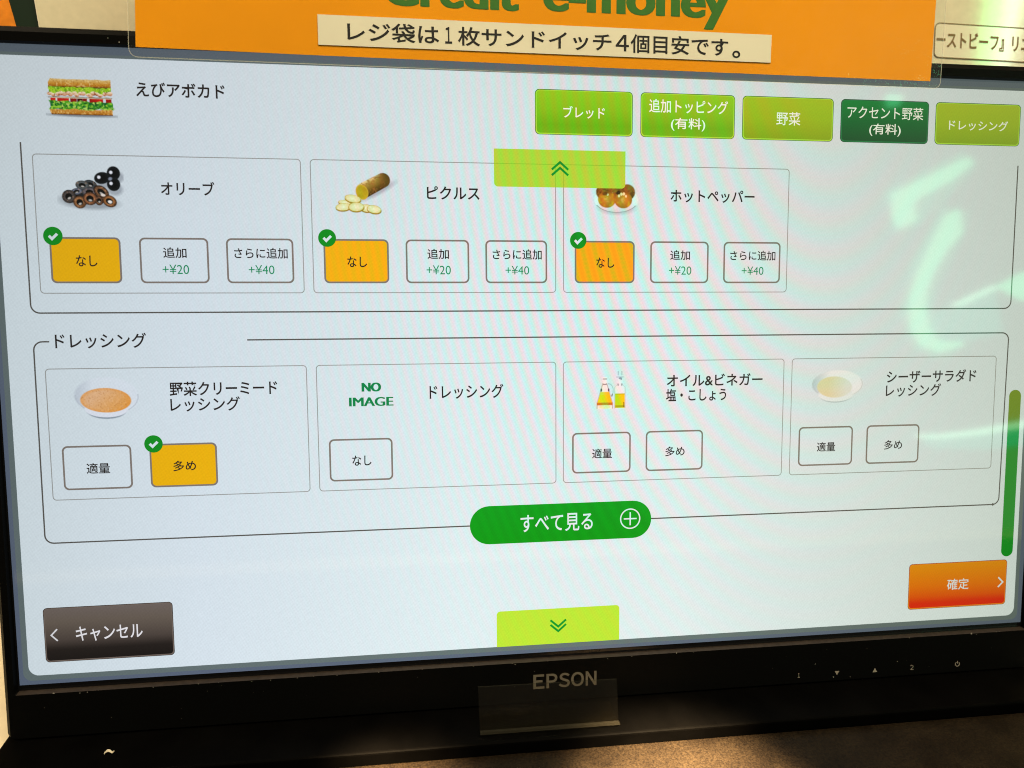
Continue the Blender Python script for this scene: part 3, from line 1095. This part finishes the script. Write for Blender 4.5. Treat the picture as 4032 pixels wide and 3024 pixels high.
# oil and vinegar bottles
p = Pic(1018, 542, 1086, 624)
n1 = p.noise(2.5, 61)
X, Y = p.X, p.Y
hw = np.where(Y < 578, 4.2 + np.clip(Y - 571, 0, 20) * .35, 6.5 + (Y - 578) * .29)
hw = np.where(Y > 606, 15.2, hw)
cx = 1039.2
m_ = np.clip((hw - abs(X - cx)) + .5, 0, 1) * band(Y, 559, 618.5)
p.over(m_, hx('#ece7dc'), .8)
e_ = np.clip(1.3 - abs(hw - .6 - abs(X - cx)), 0, 1) * band(Y, 570, 618)
p.over(e_, hx('#8a7e64'), .65)
liq = m_ * band(Y, 586.5, 611)
p.over(liq * (abs(X - cx) < hw - .8), mixc(hx('#d9cf3c'), hx('#f2b014'), (X - cx) / 18 + .3))
p.over(liq * (abs(X - cx) < hw - 1) * band(Y, 592, 606), mixc(hx('#d8d408'), hx('#f8bc0a'), (X - cx) / 14 + .4), .8)
p.over(band(Y, 606.5, 611.5) * (abs(X - cx) < 15), mixc(hx('#a88a1a'), hx('#b86014'), abs(X - cx) / 15 + n1 - .5), .85)
p.over(p.ell(cx, 614.5, 11, 3.6, 0, .3)[0], hx('#dfe29a'), .9)
for y, w in ((562.5, 4), (572.5, 3.6)):
    p.over(band(Y, y - .8, y + .8) * (abs(X - cx) < w), hx('#5d4e4e'), .85)
for y, x in ((583, 1032.5), (583, 1046.5)):
    p.over(p.ell(x, y, 1.7, 3, 0, .4)[0], hx('#33423c') if x < 1040 else hx('#5a3450'), .85)
p.over(band(np.hypot((X - 1046) / 1.0, (Y - 584) / 1.35), 8.5, 10) * (X > 1045) * (Y < 594), hx('#98a0a4'), .6)
p.over(p.ell(1053.2, 593, 1.3, 3.2, 20, .4)[0], hx('#5a4a3c'), .7)
cx = 1068
hw = np.where(Y < 578, 4.5 + np.clip(Y - 573, 0, 5) * 1.2, 10.4)
m_ = np.clip(hw - abs(X - cx) + .5, 0, 1) * band(Y, 562, 618.5)
p.over(m_, hx('#e6e6e2'), .7)
p.over(np.clip(1.0 - abs(hw - .5 - abs(X - cx)), 0, 1) * band(Y, 571, 618), hx('#8c927c'), .6)
p.over((abs(X - cx) < 9.2) * band(Y, 590, 617), mixc(hx('#c8cc10'), hx('#f0c408'), (X - cx) / 14 + .35))
p.over((abs(X - cx) < 9.2) * band(Y, 590, 592), hx('#a8ac10'), .7)
p.over((abs(X - cx) < 9.2) * band(Y, 612, 616), hx('#a88c08'), .7)
p.over(band(X, 1074.5, 1076.5) * band(Y, 606, 616), hx('#6a5a10'), .7)
for x in (1064.5, 1071.5):
    p.over(band(X, x - .7, x + .7) * band(Y, 548, 556), hx('#7d7486'), .75)
    p.over(band(X, x - .8, x + .8) * band(Y, 571.5, 575.5), hx('#3c3440'), .8)
p.over(band(X, 1061, 1075) * band(Y, 558.5, 560), hx('#8a8298'), .7)
p.over(band(X, 1063.5, 1072.5) * band(Y, 560, 565) * (n1 > .5), hx('#6a6276'), .7)
p.done("dish_picture", "oil and vinegar bottles")

# caesar dressing bowl
p = Pic(1442, 542, 1558, 626)
m_, u, v, d = p.ell(1500, 580, 52, 27, 0, .1)
p.over(m_, mixc(hx('#e6e8ea'), hx('#b4bec4'), (-u - .3) * 1.5), .85)
p.over(band(d, .965, 1.0, .03) * (p.Y > 570), hx('#b4bab8'), .6)
p.over(p.ell(1497, 602, 33, 13.5, 0, .12)[0] * (p.Y > 592), hx('#99a4a8'), .9)
p.over(p.ell(1497, 600, 36, 14, 0, .1)[0] * (p.Y > 588), hx('#dde4e6'))
m_, u, v, d = p.ell(1494, 585.5, 36, 20.5, 2, .1)
p.over(m_, mixc(hx('#d9cfa4'), hx('#d6dbd0'), u * .9 + .35))
p.done("dish_picture", "white bowl of pale caesar dressing")

# ================================================================ LAMINATED SIGN
sign, og = panel_thing("laminated_sign", "orange laminated notice with green lettering hanging over the screen's top", "sign", (950, 24, -17))


def sheet(b, pts, z0, z1, m, medge=None):
    A = [L(x, y, z0) for x, y in pts]
    C = [L(x, y, z1) for x, y in pts]
    k = len(pts)
    b.raw(A + C, [tuple(range(k)), tuple(reversed(range(k, 2 * k)))], m)
    b.raw(A + C, [(i, i + k, (i + 1) % k + k, (i + 1) % k) for i in range(k)], medge or m)


b = B()
paper = [(262, -400), (249, 5), (517, 7.5), (1133, 11), (1655, 13), (1669.5, -395)]
sheet(b, paper, -17.5, -17.0, MAT_ORANGE)
b.build("orange_paper", sign, og)
b = B()
for q in range(7):
    b.text("Credit", 648 + q * 1.0, -138, 874 + q * 1.0, -78, -17.65 - 0.05 * q, (1, 1, 1), 0.012, MAT_GREEN_INK)
    b.text("e-money", 922 + q * 1.0, -123, 1255 + q * 1.0, -62, -17.65 - 0.05 * q, (1, 1, 1), 0.012, MAT_GREEN_INK)
b.build("green_lettering", sign, og)
b = B()
film = [(251, -412), (238.5, 6)] + [(252.5 - 14 * math.cos(math.radians(a)), 7.5 + 14 * math.sin(math.radians(a))) for a in (15, 35, 55, 75, 90)]
film += [(1660, 26.5)] + [(1661 + 14 * math.sin(math.radians(a)), 12.5 + 14 * math.cos(math.radians(a))) for a in (5, 25, 45, 65, 85)] + [(1687, -405)]
sheet(b, film, -18.5, -18.1, MAT_FILM, MAT_FILM_EDGE)
b.stroke(film, 1.3, -18.7, (1, 1, 1), MAT_FILM_EDGE, closed=True)
b.build("laminate_film", sign, og)
b = B()
sheet(b, [(540, -58), (540, -9), (1339, -8.5), (1340, -57)], -19.2, -18.8, MAT_LABEL)
lab = b.build("white_label_strip", sign, og)
b = B()
for t, x0, x1, y0, y1 in (("レジ袋は", 588, 742, -48.5, -17), ("１", 752, 764, -46.5, -19), ("枚サンドイッチ", 774, 1043.5, -48, -16.5),
                          ("４", 1051, 1075, -46, -18), ("個目安です", 1078, 1258, -48, -16), ("。", 1266, 1281, -27, -14)):
    b.text(t, x0, y0, x1, y1, -19.5, (1, 1, 1), 0.014, MAT_INK)
b.build("label_text", lab, og)

# ================================================================ ACRYLIC CARD HOLDER
holder = thing("acrylic_card_holder", "small clear empty acrylic card holder leaning on the bezel under the brand lettering", "card holder", (-0.009, -0.0145, 0.0079))
b = B()
o0 = Vector((-0.009, -0.0145, 0.0079))
bl, br = Vector((-0.0410, -0.0150, 0.0081)), Vector((0.0219, -0.0152, 0.0081))
tl, tr = Vector((-0.04135, -0.0083, 0.02656)), Vector((0.02186, -0.0085, 0.02593))
nrm = (br - bl).cross(tl - bl).normalized()
th = nrm * 0.0012
A = [bl, br, tr, tl]
C = [q + th for q in A]
b.raw([q - o0 for q in A + C], [(3, 2, 1, 0), (4, 5, 6, 7)], MAT_ACRYLIC)
b.raw([q - o0 for q in A + C], [(0, 1, 5, 4), (1, 2, 6, 5), (2, 3, 7, 6), (3, 0, 4, 7)], MAT_ACRYLIC_EDGE)
b.build("front_plate", holder)
b = B()
up = (tl - bl).normalized()
A = [bl + th * 1.2, br + th * 1.2, br + th * 3.2, bl + th * 3.2]
C = [q + up * 0.0010 for q in A]
b.raw([q - o0 for q in A + C], [(0, 3, 2, 1), (4, 5, 6, 7), (0, 1, 5, 4), (1, 2, 6, 5), (2, 3, 7, 6), (3, 0, 4, 7)], MAT_ACRYLIC_EDGE)
b.build("bottom_lip", holder)
b = B()
b.box(bl.x + 0.0005, -0.0148, 0.0079, br.x - 0.0005, -0.0030, 0.0090, MAT_FLANGE, lambda x, y, z: Vector((x, y, z)) - o0)
b.build("base_flange", holder)

# ================================================================ BOARD ON THE COUNTER, PAPER SCRAP
b = B()
b.box(-0.75, -0.60, 0.0, 0.75, -0.0226, 0.002, MAT_BROWN)
o = b.build("desk_mat")
bevel(o, 0.0006, 2)
tag(o, "brown grainy desk mat lying in front of the monitor's black foot", "desk mat")

b = B()
N = 9
for i in range(N):
    t0, t1 = i / N, (i + 1) / N
    f = lambda t: (-0.0032 + 0.0064 * t, 0.0006 * math.sin(t * 5), 0.0004 + 0.0011 * abs(math.sin(t * 4.0)))
    w = lambda t: 0.0007 * math.sin(math.pi * min(1, t * 0.9 + 0.1)) + 0.0002
    (x0, y0, z0), (x1, y1, z1) = f(t0), f(t1)
    P = [(x0, y0 - w(t0), z0), (x1, y1 - w(t1), z1), (x1, y1 + w(t1), z1 + 0.0004), (x0, y0 + w(t0), z0 + 0.0004)]
    P2 = [(a, c, d + 0.0002) for a, c, d in P]
    b.raw(P + P2, [(0, 3, 2, 1), (4, 5, 6, 7), (0, 1, 5, 4), (1, 2, 6, 5), (2, 3, 7, 6), (3, 0, 4, 7)], MAT_SCRAP)
o = b.build("paper_scrap")
o.location = (-0.1975, -0.011, 0.0076)
o.rotation_euler = (0, 0, 0.2)
o.scale = (0.62, 0.62, 0.8)
tag(o, "tiny curled white paper scrap lying on the monitor's black foot", "paper scrap")

# ================================================================ LIT SHOP SIGN opposite the screen (seen as its reflection)
glow_sign, og = panel_thing("lit_shop_sign", "glowing green shop sign mirrored on the right of the screen", "lit sign", (5800, 1700, -5000))


def plate(pts, z, m, name):
    k = B()
    sheet(k, pts, z, z - 60, m)
    k.build(name, glow_sign, og)


HOOK = [(5758, -1023), (5800, -962), (5599, -810), (5290, -650), (5225, -590), (5264, -441), (5107, -370), (5050, -480), (5033, -687)]
ARC = [(5690, -543), (5584, -500), (5443, -219), (5331, 20), (5264, 245), (5255, 387), (5295, 586), (5394, 716), (5568, 775), (5800, 706),
       (5751, 660), (5549, 690), (5434, 573), (5386, 387), (5394, 217), (5455, 34), (5584, -178), (5731, -334)]
plate([(5000, -720), (5750, -1090), (5900, -960), (5640, -690), (5330, -400), (5120, -320)], -5062, MAT_GLOW_HALO, "letter_face_or_halo")  # added dim halo behind the hook, softens the edge of its reflection
plate([(5600, -590), (5820, -530), (5740, -250), (5530, 150), (5500, 480), (5650, 620), (5900, 720), (5600, 850), (5330, 730), (5200, 400), (5290, -60)], -5062, MAT_GLOW_HALO, "letter_face_or_halo")  # added dim halo behind the arc, likewise
plate(HOOK, -5000, MAT_GLOW, "letter_stroke")
plate(ARC, -5000, MAT_GLOW, "letter_stroke")
plate([(5656, 339), (6087, 154), (6112, 183), (5735, 346)], -5000, MAT_GLOW_WHITE, "letter_edge")
plate([(6085, 200), (6183, 593), (5830, 677), (5560, 674), (5450, 530), (5420, 395), (5720, 360)], -4990, MAT_GLOW_DIM, "letter_face_or_halo")
plate([(6135, 161), (6398, 25), (6700, 60), (6414, 298)], -5000, MAT_GLOW, "letter_stroke")
plate([(5379, 1562), (5644, 1563), (6025, 1526), (6474, 1460), (6900, 1400), (6900, 1440), (6477, 1507), (6027, 1567), (5646, 1598), (5380, 1586)], -5000, MAT_GLOW_WHITE, "letter_edge")
plate([(5460, 1606), (6027, 1580), (6900, 1452), (6900, 1640), (6100, 1720), (5500, 1690)], -5000, MAT_GLOW_DIM, "letter_face_or_halo")
plate([(4930, -1562), (5079, -1560), (5060, -1475), (4960, -1455)], -5000, MAT_GLOW, "letter_edge")
plate([(6335, -2900), (6530, -2900), (6405, -2033), (6252, -2040)], -5000, MAT_GLOW_TOP, "letter_stroke")
plate([(6540, -2900), (6700, -2900), (6530, -1950), (6415, -1950)], -5000, MAT_GLOW_TOP_WHITE, "letter_edge")

bpy.data.objects.remove(_cobj)
bpy.data.curves.remove(_curve)
